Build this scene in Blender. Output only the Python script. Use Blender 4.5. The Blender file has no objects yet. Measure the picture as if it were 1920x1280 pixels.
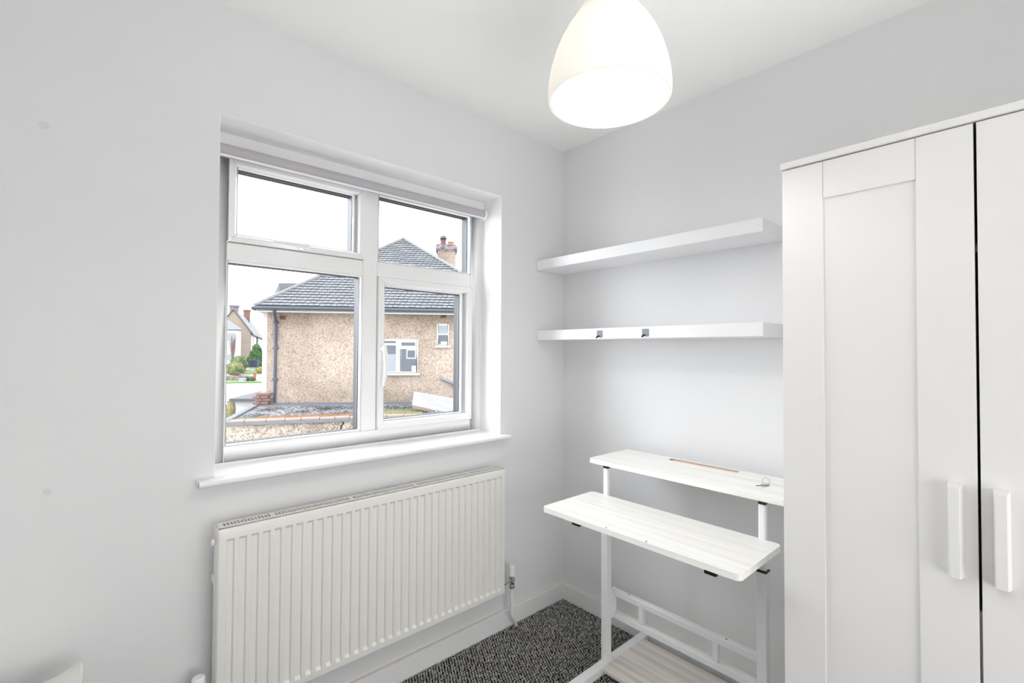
import bpy, bmesh, math, random
from mathutils import Vector, Matrix
random.seed(7)
D = bpy.data
SC = bpy.context.scene
COL = SC.collection
PI = math.pi

# ------------------------------------------------------------------ camera
CAMP = Vector((-1.996533, -1.788927, 1.372278))
cam_d = D.cameras.new('camera')
cam_d.sensor_fit = 'HORIZONTAL'; cam_d.sensor_width = 36.0; cam_d.lens = 16.6367
cam_d.clip_start = 0.02; cam_d.clip_end = 500
cam = D.objects.new('camera', cam_d); COL.objects.link(cam)
R_ = (0.744019, -0.668136, 0.005460); U_ = (-0.016745, -0.010477, 0.999805); F_ = (0.667948, 0.743965, 0.018982)
cam.matrix_world = Matrix(((R_[0], U_[0], -F_[0], CAMP.x), (R_[1], U_[1], -F_[1], CAMP.y),
                           (R_[2], U_[2], -F_[2], CAMP.z), (0, 0, 0, 1)))
SC.camera = cam

# ------------------------------------------------------------------ sky (even white overcast)
world = D.worlds.new('overcast_sky'); SC.world = world; world.use_nodes = True
bg = world.node_tree.nodes['Background']
bg.inputs['Color'].default_value = (0.955, 0.975, 1.0, 1); bg.inputs['Strength'].default_value = 4.3

# daylight portal in the window opening (guides sky sampling, gives off no light of its own)
pl = D.lights.new('window_portal', 'AREA'); pl.shape = 'RECTANGLE'; pl.size = 1.24; pl.size_y = 1.22
pl.cycles.is_portal = True
po = D.objects.new('window_portal', pl); COL.objects.link(po)
po.location = (-1.074, 0.262, 1.55); po.rotation_euler = (-PI/2, 0, 0)      # faces -Y (into the room)

# added fill light behind the camera, lifts the window wall and radiator
fl = D.lights.new('fill_light', 'AREA'); fl.shape = 'RECTANGLE'; fl.size = 1.6; fl.size_y = 1.2
fl.energy = 21.0; fl.color = (1.0, 0.995, 0.99)
fo = D.objects.new('fill_light', fl); COL.objects.link(fo)
fo.location = (-1.3, -2.88, .80); fo.rotation_euler = Vector((0.05, 1, -.03)).to_track_quat('-Z', 'Z').to_euler()

# added spot behind the camera, aimed up to brighten the ceiling
ul = D.lights.new('ceiling_fill', 'SPOT'); ul.spot_size = math.radians(82); ul.spot_blend = 1.0; ul.shadow_soft_size = .55
ul.energy = 165.0; ul.color = (1, .995, .98)
uo = D.objects.new('ceiling_fill', ul); COL.objects.link(uo); uo.location = (-1.85, -2.60, .95)
uo.rotation_euler = Vector((.42, .78, 1.75)).to_track_quat('-Z', 'Y').to_euler()

# sun veiled by thin cloud: very soft, from the left beyond the window
sd = D.lights.new('veiled_sun', 'SUN'); sd.energy = 6.3; sd.angle = 1.2; sd.color = (0.89, 0.945, 1.0)
so = D.objects.new('veiled_sun', sd); COL.objects.link(so); so.location = (-6, 6, 4)
so.rotation_euler = Vector((.62, -.62, -.42)).to_track_quat('-Z', 'Z').to_euler()

SC.view_settings.view_transform = 'Standard'; SC.view_settings.look = 'None'
SC.view_settings.gamma = 1.0; SC.view_settings.use_curve_mapping = False
SC.view_settings.exposure = 0.0
SC.cycles.use_denoising = True
SC.cycles.max_bounces = 14; SC.cycles.diffuse_bounces = 9; SC.cycles.glossy_bounces = 4
SC.cycles.transmission_bounces = 6; SC.cycles.transparent_max_bounces = 12
SC.cycles.sample_clamp_indirect = 6.0

# ------------------------------------------------------------------ materials
ALB = 1.0
def srgb(h):
    h = h.lstrip('#'); c = [int(h[i:i+2], 16)/255 for i in (0, 2, 4)]
    return tuple(ALB*(x/12.92 if x <= .04045 else ((x+.055)/1.055)**2.4) for x in c) + (1,)
def base(name):
    m = D.materials.new(name); m.use_nodes = True; nt = m.node_tree
    return m, nt, nt.nodes['Principled BSDF']
def N(nt, t, **k):
    n = nt.nodes.new(t)
    for a, b in k.items():
        if a.startswith('i_'): n.inputs[a[2:].replace('_', ' ')].default_value = b
        else: setattr(n, a, b)
    return n
def mat(name, col, rough=.5, metal=0, var=.03, scale=6, bump=0, bscale=80, spec=.5, emit=None, bdist=.002):
    m, nt, p = base(name)
    c = srgb(col) if isinstance(col, str) else col
    p.inputs['Roughness'].default_value = rough; p.inputs['Metallic'].default_value = metal
    p.inputs['Specular IOR Level'].default_value = spec
    geo = N(nt, 'ShaderNodeTexCoord')
    no = N(nt, 'ShaderNodeTexNoise', i_Scale=scale, i_Detail=4.0)
    nt.links.new(geo.outputs['Object'], no.inputs['Vector'])
    mx = N(nt, 'ShaderNodeMix', data_type='RGBA')
    lo = tuple(x*(1-var) for x in c[:3])+(1,); hi = tuple(min(1, x*(1+var)) for x in c[:3])+(1,)
    mx.inputs[6].default_value = lo; mx.inputs[7].default_value = hi
    nt.links.new(no.outputs['Fac'], mx.inputs[0]); nt.links.new(mx.outputs[2], p.inputs['Base Color'])
    if bump:
        nb = N(nt, 'ShaderNodeTexNoise', i_Scale=bscale, i_Detail=3.0)
        nt.links.new(geo.outputs['Object'], nb.inputs['Vector'])
        b = N(nt, 'ShaderNodeBump', i_Strength=bump, i_Distance=bdist)
        nt.links.new(nb.outputs['Fac'], b.inputs['Height']); nt.links.new(b.outputs['Normal'], p.inputs['Normal'])
    if emit:
        p.inputs['Emission Color'].default_value = emit[0]; p.inputs['Emission Strength'].default_value = emit[1]
    return m
def speckle(name, cols, scale, rough=.9, bump=.6, bdist=.01, low=None, detail=0):
    """cells of several colours (pebbledash, gravel, pile)"""
    m, nt, p = base(name); p.inputs['Roughness'].default_value = rough
    p.inputs['Specular IOR Level'].default_value = .2
    tc = N(nt, 'ShaderNodeTexCoord')
    v = N(nt, 'ShaderNodeTexVoronoi', i_Scale=scale)
    nt.links.new(tc.outputs['Object'], v.inputs['Vector'])
    r = N(nt, 'ShaderNodeValToRGB'); r.color_ramp.interpolation = 'CONSTANT'
    while len(r.color_ramp.elements) < len(cols): r.color_ramp.elements.new(.5)
    for i, c in enumerate(cols):
        r.color_ramp.elements[i].position = i/len(cols); r.color_ramp.elements[i].color = srgb(c)
    sp = N(nt, 'ShaderNodeSeparateColor'); nt.links.new(v.outputs['Color'], sp.inputs[0])
    nt.links.new(sp.outputs[0], r.inputs[0])
    out = r.outputs[0]
    if low:
        n = N(nt, 'ShaderNodeTexNoise', i_Scale=low[1], i_Detail=3.0); nt.links.new(tc.outputs['Object'], n.inputs['Vector'])
        rr = N(nt, 'ShaderNodeValToRGB'); rr.color_ramp.elements[0].position = low[2]; rr.color_ramp.elements[1].position = low[3]
        nt.links.new(n.outputs['Fac'], rr.inputs[0])
        mx = N(nt, 'ShaderNodeMix', data_type='RGBA', blend_type='MULTIPLY'); mx.inputs[7].default_value = srgb(low[0])
        nt.links.new(rr.outputs[0], mx.inputs[0]); nt.links.new(out, mx.inputs[6]); out = mx.outputs[2]
    nt.links.new(out, p.inputs['Base Color'])
    b = N(nt, 'ShaderNodeBump', i_Strength=bump, i_Distance=bdist)
    nt.links.new(v.outputs['Distance'], b.inputs['Height']); b.invert = True
    nt.links.new(b.outputs['Normal'], p.inputs['Normal'])
    return m
def woodgrain(name, c1, c2, axis_scale, rough=.45):
    m, nt, p = base(name); p.inputs['Roughness'].default_value = rough
    tc = N(nt, 'ShaderNodeTexCoord'); mp = N(nt, 'ShaderNodeMapping'); mp.inputs['Scale'].default_value = axis_scale
    no = N(nt, 'ShaderNodeTexNoise', i_Scale=1.0, i_Detail=5.0, i_Roughness=.6)
    nt.links.new(tc.outputs['Object'], mp.inputs[0]); nt.links.new(mp.outputs[0], no.inputs['Vector'])
    r = N(nt, 'ShaderNodeValToRGB'); e = r.color_ramp.elements
    e[0].position = .33; e[0].color = srgb(c2); e[1].position = .56; e[1].color = srgb(c1)
    nt.links.new(no.outputs['Fac'], r.inputs[0]); nt.links.new(r.outputs[0], p.inputs['Base Color'])
    return m
def glass_mat(name, tint=(1, 1, 1, 1), refl=.08):
    m = D.materials.new(name); m.use_nodes = True; nt = m.node_tree; nt.nodes.clear()
    o = N(nt, 'ShaderNodeOutputMaterial'); t = N(nt, 'ShaderNodeBsdfTransparent'); t.inputs[0].default_value = tint
    g = N(nt, 'ShaderNodeBsdfGlossy'); g.inputs['Roughness'].default_value = .01
    lw = N(nt, 'ShaderNodeLayerWeight', i_Blend=.5); pw = N(nt, 'ShaderNodeMath', operation='POWER'); pw.inputs[1].default_value = 4.0
    f = N(nt, 'ShaderNodeMath', operation='MULTIPLY_ADD'); f.inputs[1].default_value = .35; f.inputs[2].default_value = .006
    mx = N(nt, 'ShaderNodeMixShader')
    nt.links.new(lw.outputs['Facing'], pw.inputs[0]); nt.links.new(pw.outputs[0], f.inputs[0])
    nt.links.new(f.outputs[0], mx.inputs[0]); nt.links.new(t.outputs[0], mx.inputs[1]); nt.links.new(g.outputs[0], mx.inputs[2])
    nt.links.new(mx.outputs[0], o.inputs[0]); return m
def shade_mat():
    m = D.materials.new('opal_shade'); m.use_nodes = True; nt = m.node_tree; nt.nodes.clear()
    o = N(nt, 'ShaderNodeOutputMaterial')
    d = N(nt, 'ShaderNodeBsdfDiffuse'); d.inputs[0].default_value = (.92, .90, .86, 1)
    t = N(nt, 'ShaderNodeBsdfTranslucent'); t.inputs[0].default_value = (.40, .392, .376, 1)
    e = N(nt, 'ShaderNodeEmission'); e.inputs[0].default_value = (1, .965, .90, 1); e.inputs[1].default_value = .12
    m1 = N(nt, 'ShaderNodeMixShader'); m1.inputs[0].default_value = .45; a = N(nt, 'ShaderNodeAddShader')
    nt.links.new(d.outputs[0], m1.inputs[1]); nt.links.new(t.outputs[0], m1.inputs[2])
    nt.links.new(m1.outputs[0], a.inputs[0]); nt.links.new(e.outputs[0], a.inputs[1]); nt.links.new(a.outputs[0], o.inputs[0])
    return m

M = dict(
    wall=mat('painted_wall', '#e7e7e8', .85, var=.012, scale=2.5, bump=.08, bscale=220),
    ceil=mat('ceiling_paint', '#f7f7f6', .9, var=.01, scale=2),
    gloss=mat('white_gloss_paint', '#ededee', .35, var=.015, scale=8),
    pvc=mat('white_pvc', '#f3f3f3', .3, var=.01, scale=5),
    rad=mat('radiator_enamel', '#ecebe7', .35, var=.01, scale=5),
    radin=mat('radiator_convector', '#8f8f88', .6),
    ward=mat('wardrobe_foil', '#e4e3e2', .38, var=.01, scale=3),
    shelf=mat('shelf_foil', '#f4f4f5', .35, var=.008, scale=3),
    steel=mat('white_powder_coat', '#f1f2f3', .3, var=.01, scale=10),
    desk=woodgrain('pale_wood_laminate', '#f9f8f5', '#eeebe5', (30, .9, 30), .35),
    desk2=woodgrain('pale_oak_laminate', '#ece8e1', '#cfc8bb', (38, .8, 30), .45),
    slot=mat('cut_chipboard', '#dfc0a8', .8, var=.1, scale=60),
    black=mat('black_plastic', '#0c0c0e', .45),
    chrome=mat('chrome', '#d4d4d2', .18, metal=1),
    grey=mat('grey_plastic', '#8d8f97', .45),
    darkgrey=mat('gasket_grey', '#1c1f24', .5, var=.1, scale=20),
    alu=mat('spacer_bar', '#3d4249', .5),
    blind=mat('blind_fabric', '#bcb8be', .8, var=.02, bump=.15, bscale=400),
    caulk=mat('yellowed_caulk', '#e6dfd6', .6, var=.07, scale=5),
    cotton=mat('white_cotton', '#e4e4e0', .9, var=.03, bump=.4, bscale=45, bdist=.01),
    carpetb=mat('carpet_backing', '#0b0b0c', 1, var=.3, scale=60, spec=.1),
    glass=glass_mat('window_glass'),
    brass=mat('key_metal', '#a9a6a0', .25, metal=1),
    shade=shade_mat(),
    bulb=mat('lamp_bulb', '#ffffff', .5, emit=((1, .95, .86, 1), 12)),
)
def pile_mat():
    m, nt, p = base('carpet_pile'); p.inputs['Roughness'].default_value = 1; p.inputs['Specular IOR Level'].default_value = .1
    tc = N(nt, 'ShaderNodeTexCoord')
    v = N(nt, 'ShaderNodeTexVoronoi', i_Scale=85.0); nt.links.new(tc.outputs['Object'], v.inputs['Vector'])
    sp = N(nt, 'ShaderNodeSeparateColor'); nt.links.new(v.outputs['Color'], sp.inputs[0])
    r = N(nt, 'ShaderNodeValToRGB'); e = r.color_ramp.elements
    e[0].position = 0; e[0].color = srgb('#8a8a88'); e[1].position = 1; e[1].color = srgb('#d2d0ca')
    x = e.new(.5); x.color = srgb('#b4b3ae')
    nt.links.new(sp.outputs[0], r.inputs[0])
    n2 = N(nt, 'ShaderNodeTexNoise', i_Scale=420.0, i_Detail=2.0); nt.links.new(tc.outputs['Object'], n2.inputs['Vector'])
    r2 = N(nt, 'ShaderNodeValToRGB'); r2.color_ramp.elements[0].position = .3; r2.color_ramp.elements[0].color = (.38, .37, .36, 1)
    r2.color_ramp.elements[1].position = .65
    nt.links.new(n2.outputs['Fac'], r2.inputs[0])
    mx = N(nt, 'ShaderNodeMix', data_type='RGBA', blend_type='MULTIPLY'); mx.inputs[0].default_value = .8
    nt.links.new(r.outputs[0], mx.inputs[6]); nt.links.new(r2.outputs[0], mx.inputs[7])
    nt.links.new(mx.outputs[2], p.inputs['Base Color']); return m
M['pile'] = pile_mat()
M['filler'] = mat('wall_filler', '#dededf', .9)
# outdoors (all albedos on one scale)
ALB = .78
M.update(
    dash=speckle('pebbledash', ['#b1a296', '#b9ac9f', '#a6988d', '#bcb0a3', '#b3a394', '#94887d', '#b7aa9d', '#ab998e'], 34, bump=.2, low=('#e6e2de', .6, .40, .66)),
    dash2=speckle('weathered_pebbledash', ['#a99e93', '#b8ada2', '#978c80', '#c0b6ab', '#aa9a8c', '#857b71', '#bab0a5'], 34, bump=.3, low=('#d2ccc4', 1.3, .4, .62)),
    tile=mat('slate_grey_tile', '#74777c', .8, var=.2, scale=13, bump=.3, bscale=40),
    tile2=mat('weathered_tile', '#55585e', .85, var=.3, scale=6),
    ridge=mat('ridge_tile', '#7f7f7e', .85, var=.15, scale=9),
    gutter=mat('blue_grey_gutter', '#3e4856', .45, var=.1),
    fascia=mat('white_fascia', '#c3c1ba', .5),
    render=mat('white_render', '#c2c0be', .7, var=.05),
    terra=mat('terracotta', '#7a4a4c', .8, var=.2, scale=20),
    pot=mat('clay_pot', '#a67563', .8, var=.15, scale=12),
    potred=mat('red_clay_pot', '#74424a', .8, var=.15, scale=12),
    wglass=mat('far_window_glass', '#5c626a', .25, var=.2, scale=4, spec=.4),
    lglass=mat('curtained_glass', '#8f979f', .3, var=.05, scale=3, spec=.4),
    roofgrit=speckle('flat_roof_gravel', ['#6f7277', '#808389', '#55575c', '#95989e', '#777a80', '#3e3f42', '#a9abb1'], 24, low=('#a39c92', 1.6, .40, .66)),
    felt=mat('roof_felt', '#6f727a', .9, var=.25, scale=7, bump=.4, bscale=30),
    coping=mat('pink_grey_coping', '#8f827b', .9, var=.2, scale=5, bump=.4, bscale=30),
    moss_r=mat('rust_moss', '#7d5d45', 1, var=.4, scale=9),
    moss_g=mat('green_moss', '#75764f', 1, var=.3, scale=9),
    brick=mat('red_brick', '#7d615a', .9, var=.25, scale=11, bump=.4),
    polyc=mat('white_polycarbonate', '#bfc3c9', .35, var=.03),
    pipe=mat('grey_pipe', '#7d858f', .5, var=.15, scale=14),
    road=mat('pale_concrete_road', '#a5a2a0', .9, var=.06, scale=.4),
    earth=mat('ground_tarmac', '#8f8d8a', .95, var=.1, scale=.6),
    grass=mat('verge_grass', '#5d7a3c', 1, var=.25, scale=2.5),
    leafd=mat('conifer_leaf', '#3f6b34', .8, var=.4, scale=1.5),
    leafm=mat('hedge_leaf', '#667a4a', .8, var=.35, scale=2),
    leafl=mat('pale_leaf', '#82885c', .8, var=.3, scale=2),
    leafy=mat('yellow_leaf', '#94953f', .8, var=.25, scale=2),
    leafb=mat('brown_twig_leaf', '#8b8560', .8, var=.3, scale=3),
    twig=mat('twig', '#7b6860', .9, var=.2),
    stone=mat('garden_wall_stone', '#8f827a', .9, var=.25, scale=5),
    tan=mat('tan_render', '#a3978a', .85, var=.05),
    bin=mat('navy_bin', '#27344f', .5, var=.1),
    orange=mat('orange_sign', '#a3654a', .7),
    crate=mat('pale_blue_crate', '#9fb0bf', .7),
    crack=mat('dark_crack', '#2b2825', 1),
    gdoor=mat('garage_door', '#b4bdc6', .5, var=.03),
    chband=speckle('chimney_brick_band', ['#7c7a80', '#6b6870', '#8f8a8c', '#a08a84'], 9),
)

ALB = 1.0
# ------------------------------------------------------------------ mesh helpers
OFF = {}        # root -> base point in frame coordinates
class MB:
    def __init__(s): s.v = []; s.f = []
    def box(s, x0, x1, y0, y1, z0, z1):
        b = len(s.v)
        s.v += [(x0,y0,z0),(x1,y0,z0),(x1,y1,z0),(x0,y1,z0),(x0,y0,z1),(x1,y0,z1),(x1,y1,z1),(x0,y1,z1)]
        s.f += [tuple(b+i for i in q) for q in ((0,3,2,1),(4,5,6,7),(0,1,5,4),(1,2,6,5),(2,3,7,6),(3,0,4,7))]
        return s
    def hexa(s, p):      # 8 points, same order as box
        b = len(s.v); s.v += [tuple(q) for q in p]
        s.f += [tuple(b+i for i in q) for q in ((0,3,2,1),(4,5,6,7),(0,1,5,4),(1,2,6,5),(2,3,7,6),(3,0,4,7))]
        return s
    def poly(s, pts, faces):
        b = len(s.v); s.v += [tuple(q) for q in pts]; s.f += [tuple(b+i for i in q) for q in faces]; return s
    def tube(s, pts, r, n=10, caps=True):
        b = len(s.v); P = [Vector(p) for p in pts]; rs = r if isinstance(r, (list, tuple)) else [r]*len(P)
        prev = None
        for i, p in enumerate(P):
            t = (P[min(i+1, len(P)-1)] - P[max(i-1, 0)]).normalized()
            a = prev if prev is not None else (Vector((0, 0, 1)) if abs(t.z) < .9 else Vector((1, 0, 0)))
            u = (a - t*a.dot(t)).normalized(); w = t.cross(u); prev = u
            for k in range(n):
                q = p + (u*math.cos(2*PI*k/n) + w*math.sin(2*PI*k/n))*rs[i]; s.v.append(tuple(q))
        for i in range(len(P)-1):
            for k in range(n):
                a0 = b+i*n+k; a1 = b+i*n+(k+1) % n; s.f.append((a0, a1, a1+n, a0+n))
        if caps:
            s.f.append(tuple(b+k for k in range(n))[::-1]); e = b+(len(P)-1)*n; s.f.append(tuple(e+k for k in range(n)))
        return s
    def lathe(s, prof, c, n=48, close=False):
        b = len(s.v)
        for (z, r) in prof:
            for k in range(n):
                a = 2*PI*k/n; s.v.append((c[0]+r*math.cos(a), c[1]+r*math.sin(a), c[2]+z))
        for i in range(len(prof)-1):
            for k in range(n):
                a0 = b+i*n+k; a1 = b+i*n+(k+1) % n; s.f.append((a0, a1, a1+n, a0+n))
        return s
    def build(s, name, m, parent=None, bevel=0, seg=2, smooth=False, kind=None):
        off = OFF.get(parent, (0, 0, 0)) if parent else (0, 0, 0)
        p = parent
        while p is not None and p.name not in OFFN and p.parent: p = p.parent
        off = OFFN.get(p.name, (0, 0, 0)) if p else (0, 0, 0)
        me = D.meshes.new(name); me.from_pydata([(a[0]-off[0], a[1]-off[1], a[2]-off[2]) for a in s.v], [], s.f)
        me.materials.append(M[m] if isinstance(m, str) else m)
        bm = bmesh.new(); bm.from_mesh(me); bmesh.ops.recalc_face_normals(bm, faces=bm.faces)
        if bevel:
            bmesh.ops.remove_doubles(bm, verts=bm.verts, dist=1e-6)
            bmesh.ops.bevel(bm, geom=[e for e in bm.edges if e.calc_face_angle(0) > .5], offset=bevel, segments=seg, affect='EDGES', profile=.5, clamp_overlap=True)
        bm.to_mesh(me); bm.free()
        if smooth or bevel:
            for q in me.polygons: q.use_smooth = True
            me.set_sharp_from_angle(angle=math.radians(40 if smooth else 40/max(seg, 1)))
        o = D.objects.new(name, me); COL.objects.link(o)
        if parent: o.parent = parent
        if kind: o['kind'] = kind
        return o
OFFN = {}
def tag(o, label, cat, group=None):
    o['label'] = label; o['category'] = cat
    if group: o['group'] = group
    return o
FR = {}
def thing(name, label, cat, at=(0, 0, 0), frame=None, group=None, kind=None):
    o = D.objects.new(name, None); COL.objects.link(o); o.empty_display_size = .1
    OFFN[o.name] = at
    if frame:
        (ox, oy, oz), rz = frame
        c, s_ = math.cos(rz), math.sin(rz)
        o.location = (ox + c*at[0] - s_*at[1], oy + s_*at[0] + c*at[1], oz + at[2]); o.rotation_euler = (0, 0, rz)
    else: o.location = at
    if kind: o['kind'] = kind
    else: tag(o, label, cat, group)
    return o
def struct(o): o['kind'] = 'structure'; return o
def centred(o):
    """move the origin of a top level mesh to the bottom centre of its box"""
    me = o.data; xs = [v.co for v in me.vertices]
    c = Vector(((min(v.x for v in xs)+max(v.x for v in xs))/2, (min(v.y for v in xs)+max(v.y for v in xs))/2, min(v.z for v in xs)))
    me.transform(Matrix.Translation(-c)); o.location = o.matrix_basis @ c; return o
def in_frame(o, frame):
    (ox, oy, oz), rz = frame; o.location = (ox, oy, oz); o.rotation_euler = (0, 0, rz); return o

# ------------------------------------------------------------------ room shell
H = 2.5; X0 = -3.05; Y0 = -3.0
WX0, WX1, WZ0, WZ1 = -1.684, -0.464, 0.936, 2.145      # window opening
b = MB()
b.box(X0-.1, WX0, 0, .27, -.1, H+.1); b.box(WX1, .1, 0, .27, -.1, H+.1)
b.box(WX0, WX1, 0, .27, -.1, WZ0); b.box(WX0, WX1, 0, .27, WZ1, H+.1)
wl = struct(b.build('wall_left', 'wall'))
for (hx, hz, hr) in ((-2.094, 1.973, .011), (-2.07, .985, .009)):
    MB().tube([(hx, .0002, hz), (hx, -.0006, hz)], hr, 20).build('filled_hole', 'filler', wl)
MB().box(WX0, WX1, .0004, .2696, WZ1-.0015, WZ1).build('daylit_reveal', 'ceil', wl)  # added skins paler than the wall: bounced daylight put into their colour
MB().box(WX1-.0015, WX1, .0004, .2696, WZ0+.02, WZ1-.0015).build('daylit_reveal', 'ceil', wl)
MB().box(WX0, WX0+.0015, .0004, .2696, WZ0+.02, WZ1-.0015).build('daylit_reveal', 'ceil', wl)
struct(MB().box(0, .1, Y0-.1, 0, -.1, H+.1).build('wall_right', 'wall'))
struct(MB().box(X0-.1, 0, Y0-.1, Y0, -.1, H+.1).build('wall_rear', 'wall'))
struct(MB().box(X0-.1, X0, Y0, 0, -.1, H+.1).build('wall_back', 'wall'))
struct(MB().box(X0, 0, Y0, 0, H, H+.1).build('ceiling', 'ceil'))
fl_o = struct(MB().box(X0, 0, Y0, 0, -.1, 0).build('floor', 'carpetb'))
# woven loop pile: one knob per loop, rows at the carpet's own pitch
def carpet():
    vs = []; fs = []
    pit = .0132
    ring = [(math.cos(2*PI*k/6), math.sin(2*PI*k/6)) for k in range(6)]
    nx = int(1.42/pit); ny = int(1.62/pit)
    rnd = random.Random(3)
    for j in range(ny):
        for i in range(nx):
            x = -.019 - (i + .5*(j % 2))*pit; y = -.019 - j*pit
            if x < -1.40: continue
            h = .0055 + rnd.random()*.004; cx = x + rnd.uniform(-.0015, .0015); cy = y + rnd.uniform(-.0015, .0015)
            an = .5 + rnd.uniform(-.5, .5); ca, sa = math.cos(an), math.sin(an)
            rx = .0069; ry = .0041
            b0 = len(vs)
            for zz, sc in ((0, 1.0), (h*.65, .86)):
                for (c, s) in ring:
                    px, py = c*rx*sc, s*ry*sc; vs.append((cx+ca*px-sa*py, cy+sa*px+ca*py, zz))
            vs.append((cx, cy, h))
            for k in range(6):
                k2 = (k+1) % 6
                fs.append((b0+k, b0+k2, b0+6+k2, b0+6+k)); fs.append((b0+6+k, b0+6+k2, b0+12))
    me = D.meshes.new('carpet_pile'); me.from_pydata(vs, [], fs); me.materials.append(M['pile'])
    me.polygons.foreach_set('use_smooth', [True]*len(me.polygons))
    o = D.objects.new('carpet_pile', me); COL.objects.link(o); o.parent = fl_o; o['kind'] = 'stuff'; return o
carpet()
# skirting boards with the yellowed line of filler on top
def skirt(name, x0, x1, y0, y1, lx0, lx1, ly0, ly1):
    o = struct(MB().box(x0, x1, y0, y1, 0, .088).build(name, 'gloss', bevel=.003))
    MB().box(lx0, lx1, ly0, ly1, .0875, .0908).build('filler_line', 'caulk', o, bevel=.002)
skirt('baseboard_left', X0, 0, -.016, 0, X0, 0, -.011, 0)
skirt('baseboard_right', -.016, 0, Y0, -.016, -.011, 0, Y0, -.011)
skirt('baseboard_back', X0, X0+.016, Y0, -.016, X0, X0+.011, Y0, -.016)
skirt('baseboard_rear', X0+.016, -.016, Y0, Y0+.016, X0+.016, -.016, Y0, Y0+.011)

# ------------------------------------------------------------------ window
win = thing('window_1', '', '', (-1.074, .2, .95), kind='structure')
FY0, FY1 = .164, .240
fr = MB()
fr.box(WX0, -1.628, FY0, FY1, .958, WZ1); fr.box(-.530, WX1, FY0, FY1, .958, WZ1)
fr.box(-1.628, -.530, FY0, FY1, .958, 1.021); fr.box(-1.628, -.530, FY0, FY1, 2.066, WZ1)
fr.build('window_frame', 'pvc', win, bevel=.004)
MB().box(-1.112, -1.046, FY0, FY1, 1.021, 2.066).build('mullion', 'pvc', win, bevel=.004)
MB().box(-1.628, -1.112, FY0, FY1, 1.694, 1.759).build('transom', 'pvc', win, bevel=.004)
MB().box(-1.046, -.530, FY0, FY1, 1.695, 1.761).build('transom', 'pvc', win, bevel=.004)
MB().box(WX0, WX1, .142, FY0, 2.100, WZ1-.0015).build('head_batten', 'pvc', win, bevel=.002)
MB().box(WX0, WX1, .158, FY0+.004, .950, .966).build('sealant_strip', 'pvc', win, bevel=.003)
def ring(x0, x1, z0, z1, w, y0, y1, mb=None):
    m = mb or MB()
    m.box(x0, x0+w, y0, y1, z0, z1); m.box(x1-w, x1, y0, y1, z0, z1)
    m.box(x0+w, x1-w, y0, y1, z0, z0+w); m.box(x0+w, x1-w, y0, y1, z1-w, z1); return m
def mitred(x0, x1, z0, z1, w, y0, y1, ch=.006):
    """picture-frame profile with mitred corners and chamfered inner lip"""
    m = MB(); o = [(x0, z0), (x1, z0), (x1, z1), (x0, z1)]; sx = [1, -1, -1, 1]; sz = [1, 1, -1, -1]
    inn = [(p[0]+sx[i]*w, p[1]+sz[i]*w) for i, p in enumerate(o)]
    mid = [(p[0]+sx[i]*(w-ch), p[1]+sz[i]*(w-ch)) for i, p in enumerate(o)]
    g = .0007
    for i in range(4):
        j = (i+1) % 4
        d = (o[j][0]-o[i][0], o[j][1]-o[i][1]); L = math.hypot(*d); d = (d[0]/L*g, d[1]/L*g)
        A = [(o[i][0]+d[0], o[i][1]+d[1]), (o[j][0]-d[0], o[j][1]-d[1]), (mid[j][0]-d[0], mid[j][1]-d[1]), (mid[i][0]+d[0], mid[i][1]+d[1]),
             (inn[j][0]-d[0], inn[j][1]-d[1]), (inn[i][0]+d[0], inn[i][1]+d[1])]
        pts = [(A[0][0], y0, A[0][1]), (A[1][0], y0, A[1][1]), (A[2][0], y0, A[2][1]), (A[3][0], y0, A[3][1]),
               (A[4][0], y0+.010, A[4][1]), (A[5][0], y0+.010, A[5][1]), (A[4][0], y1, A[4][1]), (A[5][0], y1, A[5][1]),
               (A[0][0], y1, A[0][1]), (A[1][0], y1, A[1][1])]
        m.poly(pts, [(0,1,2,3), (3,2,4,5), (5,4,6,7), (7,6,9,8), (0,8,9,1), (0,3,5,7,8), (1,9,6,4,2)])
    return m
def glazing(parent, x0, x1, z0, z1, yb):
    """inner bead, dark gasket lining and the pane for one light"""
    ring(x0, x1, z0, z1, .007, FY0+.003, yb, None).build('glazing_bead', 'pvc', parent, bevel=.002)
    a, c, d, e = x0+.002, x1-.002, z0+.002, z1-.002
    ring(a, c, d, e, .004, yb, yb+.005).build('gasket', 'darkgrey', parent)
    ring(a+.001, c-.001, d+.001, e-.001, .005, yb+.005, yb+.021).build('spacer_bar', 'alu', parent)
    ring(a, c, d, e, .004, yb+.021, yb+.052).build('gasket', 'darkgrey', parent)
    MB().box(a+.003, c-.003, yb+.012, yb+.013, d+.003, e-.003).build('glass_pane', 'glass', parent)
glazing(win, -1.628, -1.112, 1.021, 1.694, .188)           # lower left fixed light
glazing(win, -1.046, -.530, 1.761, 2.066, .188)             # upper right fixed light
sa = mitred(-1.626, -1.114, 1.761, 2.064, .026, .150, .234).build('top_sash', 'pvc', win)
glazing(sa, -1.602, -1.150, 1.786, 2.040, .182)
sb = mitred(-1.044, -.532, 1.023, 1.693, .031, .150, .234).build('side_sash', 'pvc', win)
glazing(sb, -1.014, -.580, 1.054, 1.662, .182)
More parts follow.
